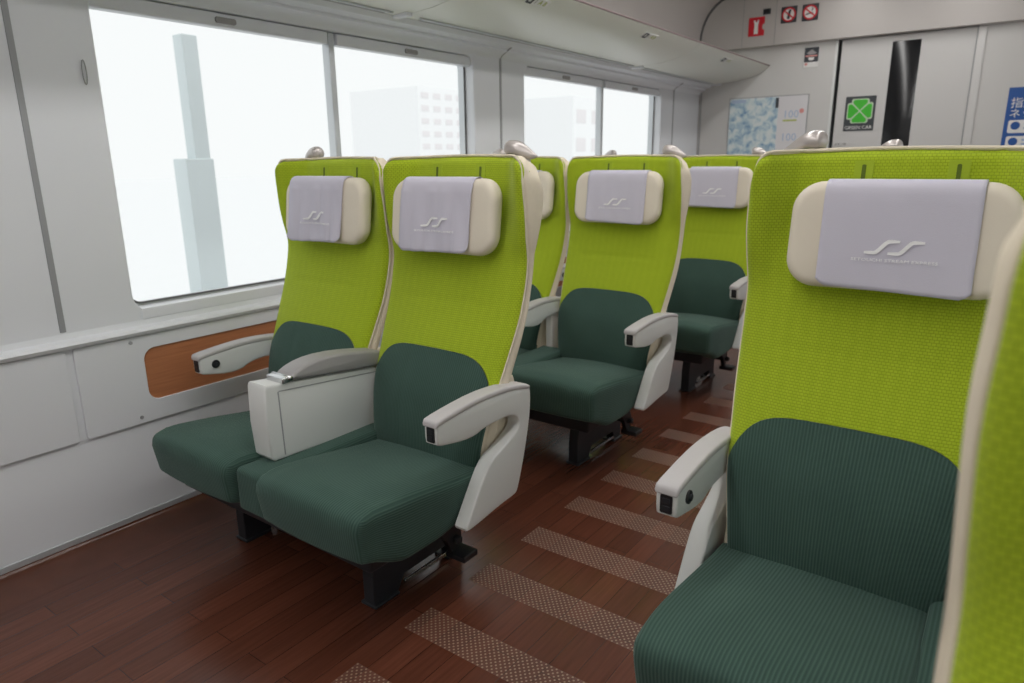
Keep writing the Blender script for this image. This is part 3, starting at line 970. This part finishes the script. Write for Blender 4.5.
def round_sign(cx, cz, label, which):
    r = flat('prohibition_sign', [rrect(cx - .060, cz - .060, cx + .060, cz + .060, .004)], YB - .003, M['signblack']); tag(r, label, 'sign')
    flat('white_disc', [circle(cx, cz, .050)], YB - .006, M['signwhite'], r)
    if which == 0:   # phone
        flat('pictogram', [[(cx - .014, cz - .030), (cx + .006, cz - .034), (cx + .014, cz + .024), (cx - .002, cz + .030)]], YB - .0075, M['signblack'], r)
        flat('pictogram', [circle(cx + .008, cz + .028, .009)], YB - .0075, M['signblack'], r)
    else:            # cigarette and smoke
        flat('pictogram', [[(cx - .034, cz - .018), (cx + .024, cz - .008), (cx + .024, cz - .000), (cx - .034, cz - .009)]], YB - .0075, M['signblack'], r)
        flat('pictogram', [[(cx + .014, cz + .008), (cx + .022, cz + .024), (cx + .016, cz + .036), (cx + .010, cz + .034), (cx + .014, cz + .024), (cx + .008, cz + .010)]], YB - .0075, M['signblack'], r)
    flat('red_ring', [circle(cx, cz, .053), circle(cx, cz, .042)], YB - .009, M['red'], r)
    a = Vector((-.036, .030)); b = Vector((.036, -.030)); nn = Vector((.030, .036)).normalized() * .0045
    flat('red_bar', [[(cx + a.x + nn.x, cz + a.y + nn.y), (cx + a.x - nn.x, cz + a.y - nn.y), (cx + b.x - nn.x, cz + b.y - nn.y), (cx + b.x + nn.x, cz + b.y + nn.y)]], YB - .010, M['red'], r)
round_sign(-1.700, 2.348, 'left of two square ban signs, red ring over an upright pictogram', 0)
round_sign(-1.541, 2.346, 'right of two square ban signs, red ring over a cigarette', 1)

r = flat('notice_sticker', [rrect(-1.572, 1.952, -1.462, 2.100, .003)], Y1 - .003, M['signwhite']); tag(r, 'small grey notice with a bowl shaped pictogram beside the door gap', 'sign')
flat('dark_field', [rrect(-1.570, 1.990, -1.464, 2.098, .003)], Y1 - .006, M['signblack'], r)
flat('pictogram', [[(-1.555, 2.055), (-1.517, 2.083), (-1.479, 2.055), (-1.500, 2.045), (-1.534, 2.045)]], Y1 - .008, M['greypad'], r)
flat('pictogram', [[(-1.540, 2.024), (-1.494, 2.024), (-1.500, 2.003), (-1.534, 2.003)]], Y1 - .008, M['signwhite'], r)
flat('pink_line', [rrect(-1.562, 2.030, -1.472, 2.040, .003)], Y1 - .008, M['pinkprint'], r)
flat('red_mark', [circle(-1.553, 1.975, .010)], Y1 - .008, M['pinkprint'], r)

# green car sign on the door
YD = Y1 + .007
r = flat('green_car_sign', [rrect(-1.232, 1.457, -1.018, 1.712, .004)], YD - .003, M['signblack']); tag(r, 'dark square sign with a green four leaf emblem on the door', 'sign')
cx, cz = -1.125, 1.603
clover = [(-.055, .095), (.055, .095), (.065, .085), (.065, .065), (.085, .065), (.095, .055), (.095, -.055), (.085, -.065), (.065, -.065), (.065, -.085), (.055, -.095), (-.055, -.095), (-.065, -.085), (-.065, -.065), (-.085, -.065), (-.095, -.055), (-.095, .055), (-.085, .065), (-.065, .065), (-.065, .085)]
flat('pale_outline', [[(cx + x * .95, cz + z * .95) for x, z in clover]], YD - .006, M['palegreen'], r)
q = [(0, .006), (.052, .060), (.052, .078), (.044, .086), (-.044, .086), (-.052, .078), (-.052, .060)]
for kq in range(4):
    ca, sa = math.cos(pi / 2 * kq), math.sin(pi / 2 * kq)
    flat('green_leaf', [[(cx + (x * ca - z * sa) * .97, cz + (x * sa + z * ca) * .97) for x, z in q]], YD - .008, M['green'], r)
txt('GREEN CAR', .036, cx, 1.480, YD - .006, M['signwhite'], r)
r = flat('door_plate', [rrect(-1.288, 1.345, -1.190, 1.372, .002)], YD - .003, M['door']); tag(r, 'tiny plate with dark print low on the door left of its black window', 'plate')
txt('8 10 - 100', .020, -1.239, 1.358, YD - .006, M['signblack'], r)

# framed poster left of the door
r = flat('framed_poster', [rrect(-2.150, 1.20, -1.505, 1.752, .004)], Y1 - .004, M['greyseam'], t=.006); tag(r, 'wide framed poster, blue and white picture, on the end wall left of the door', 'poster')
flat('paper', [rrect(-2.143, 1.207, -1.512, 1.745, .003)], Y1 - .009, M['paper'], r)
flat('blue_picture', [rrect(-2.140, 1.210, -1.740, 1.742, .002)], Y1 - .0115, M['poster'], r, label='blue and white picture half')
flat('dark_corner', [[(-2.130, 1.735), (-2.0, 1.735), (-2.01, 1.712), (-2.05, 1.708), (-2.12, 1.705)]], Y1 - .0125, M['paleblue'], r)
flat('dark_tab', [rrect(-1.762, 1.655, -1.738, 1.735, .003)], Y1 - .0125, M['signblack'], r)
txt('100', .085, -1.635, 1.600, Y1 - .0115, M['paleblue'], r, 'print')
txt('100', .085, -1.640, 1.420, Y1 - .0115, M['paleblue'], r, 'print')
flat('print', [rrect(-1.695, 1.548, -1.585, 1.560, .003)], Y1 - .0125, M['yellowprint'], r)
flat('red_spot', [circle(-1.552, 1.625, .018)], Y1 - .0125, M['pinkprint'], r)

# blue notice right of the door
r = flat('blue_notice', [rrect(-.190, 1.27, .215, 1.712, .003)], Y1 - .003, M['blue']); tag(r, 'blue notice with white characters on the wall right of the door', 'poster')
txt('指定席', .074, -.170, 1.605, Y1 - .006, M['signwhite'], r, align='LEFT')
txt('ネット予約', .068, -.170, 1.535, Y1 - .006, M['signwhite'], r, align='LEFT')
for zc in (1.452, 1.345):
    b = flat('white_field', [rrect(-.165, zc - .043, .200, zc + .043, .012)], Y1 - .006, M['signwhite'], r)
    flat('blue_dot', [circle(-.123, zc + .006, .027)], Y1 - .0085, M['blue'], b)
    flat('print_line', [rrect(-.075, zc + .010, .16, zc + .024, .002)], Y1 - .0085, M['paleblue'], b)
    flat('print_line', [rrect(-.075, zc - .018, .12, zc - .004, .002)], Y1 - .0085, M['paleblue'], b)

# ------------------------------------------------------------------ ceiling lights
for x, lb in ((-1.22, 'long ceiling light strip over the left seats'), (-.47, 'long ceiling light strip over the right seats')):
    root = empty('ceiling_light', (x, 1.8, 2.556)); tag(root, lb, 'light', 'ceiling light strips')
    link('light_housing', rbox('lh', (-.09, -4.2, -.012), (.09, 4.1, .003), .004), M['plastic'], root)
    link('diffuser', rbox('ld', (-.065, -4.15, -.022), (.065, 4.05, -.010), .004), M['lamp'], root)

# ------------------------------------------------------------------ outside
st(link('ground', mesh_from('g', [(-120, -60, -1.1), (60, -60, -1.1), (60, 140, -1.1), (-120, 140, -1.1)], [(0, 1, 2, 3)], smooth=False), M['pavement']))
o = empty('catenary_mast', (-5.0, 2.93, -1.1)); tag(o, 'pale grey concrete mast outside the nearest window', 'mast')
link('mast_column', rbox('mc', (-.06, -.06, 0), (.06, .06, 3.25), .01), M['concrete'], o)
link('mast_base', rbox('mb', (-.10, -.15, 0), (.08, .07, 2.40), .01), M['concrete'], o)
o = empty('platform_fence', (-4.4, 2.6, -1.1)); tag(o, 'white rail fence outside, across the foot of the concrete mast', 'fence')
link('rail', rbox('r', (-.04, -1.9, 1.22), (.04, 3.5, 1.42), .01), M['whitepaint'], o)
link('post', rbox('p', (-.05, .30, 0), (.05, .40, 1.30), .01), M['whitepaint'], o)
link('post', rbox('p', (-.05, -1.4, 0), (.05, -1.3, 1.30), .01), M['whitepaint'], o)
def building(loc, w, d, h, label, rows, colsn):
    o = empty('building', loc); tag(o, label, 'building')
    link('facade', rbox('f', (-d / 2, -w / 2, 0), (d / 2, w / 2, h), .05), M['facade'], o)
    for i in range(rows):
        for j in range(colsn):
            y = -w / 2 + w * (j + .5) / colsn; z = h * (i + .6) / (rows + .3)
            link('window', rbox('w', (d / 2 - .05, y - w / colsn * .3, z - h / rows * .22), (d / 2 + .04, y + w / colsn * .3, z + h / rows * .22), .02), M['pinkfacade'], o)
building((-44, 49, -1.1), 13, 8, 8.2, 'pale block with rows of faint windows beyond the far half of the nearest window', 8, 9)
building((-33, 53, -1.1), 5, 5, 7.4, 'narrow pale house seen faintly through the second window', 3, 2)

sun = bpy.data.lights.new('sun', 'SUN'); sun.energy = .42; sun.angle = .02; sun.color = (1, .97, .92)
so = bpy.data.objects.new('sun', sun); col.objects.link(so); so.location = (6, 0, 12)
so.rotation_euler = Vector((.42, .10, .90)).to_track_quat('Z', 'Y').to_euler()

# ------------------------------------------------------------------ world, camera
w = bpy.data.worlds.new('World'); scene.world = w; w.use_nodes = True
bg = w.node_tree.nodes['Background']
bg.inputs['Color'].default_value = (.975, .99, .99, 1); bg.inputs['Strength'].default_value = 1.02

cam = bpy.data.cameras.new('camera'); co = bpy.data.objects.new('camera', cam); col.objects.link(co)
cam.sensor_width = 36; cam.sensor_fit = 'HORIZONTAL'; cam.lens = FPX / 1024 * 36
cam.clip_start = .01; cam.clip_end = 500
f = Vector((-math.sin(YAW) * math.cos(PITCH), math.cos(YAW) * math.cos(PITCH), -math.sin(PITCH)))
r0 = Vector((math.cos(YAW), math.sin(YAW), 0)); u0 = r0.cross(f)
rr_ = r0 * math.cos(ROLL) + u0 * math.sin(ROLL); uu_ = -r0 * math.sin(ROLL) + u0 * math.cos(ROLL)
mw = Matrix(((rr_.x, uu_.x, -f.x, CAM.x), (rr_.y, uu_.y, -f.y, CAM.y), (rr_.z, uu_.z, -f.z, CAM.z), (0, 0, 0, 1)))
co.matrix_world = mw
# the drawing above is in units of 1.19 per metre: bring the whole place to real metres
SC = .84
for o in list(scene.objects):
    if o.parent is None and o is not co:
        o.location = o.location * SC; o.scale = (SC, SC, SC)
co.location = CAM * SC
cam.dof.use_dof = True; cam.dof.focus_distance = 1.75 * SC; cam.dof.aperture_fstop = 4.6
scene.camera = co

scene.view_settings.view_transform = 'Standard'; scene.view_settings.look = 'None'
scene.view_settings.gamma = 1; scene.view_settings.use_curve_mapping = False
scene.view_settings.exposure = 0.0
scene.cycles.use_denoising = True
scene.cycles.max_bounces = 10; scene.cycles.diffuse_bounces = 5
scene.cycles.sample_clamp_indirect = 6
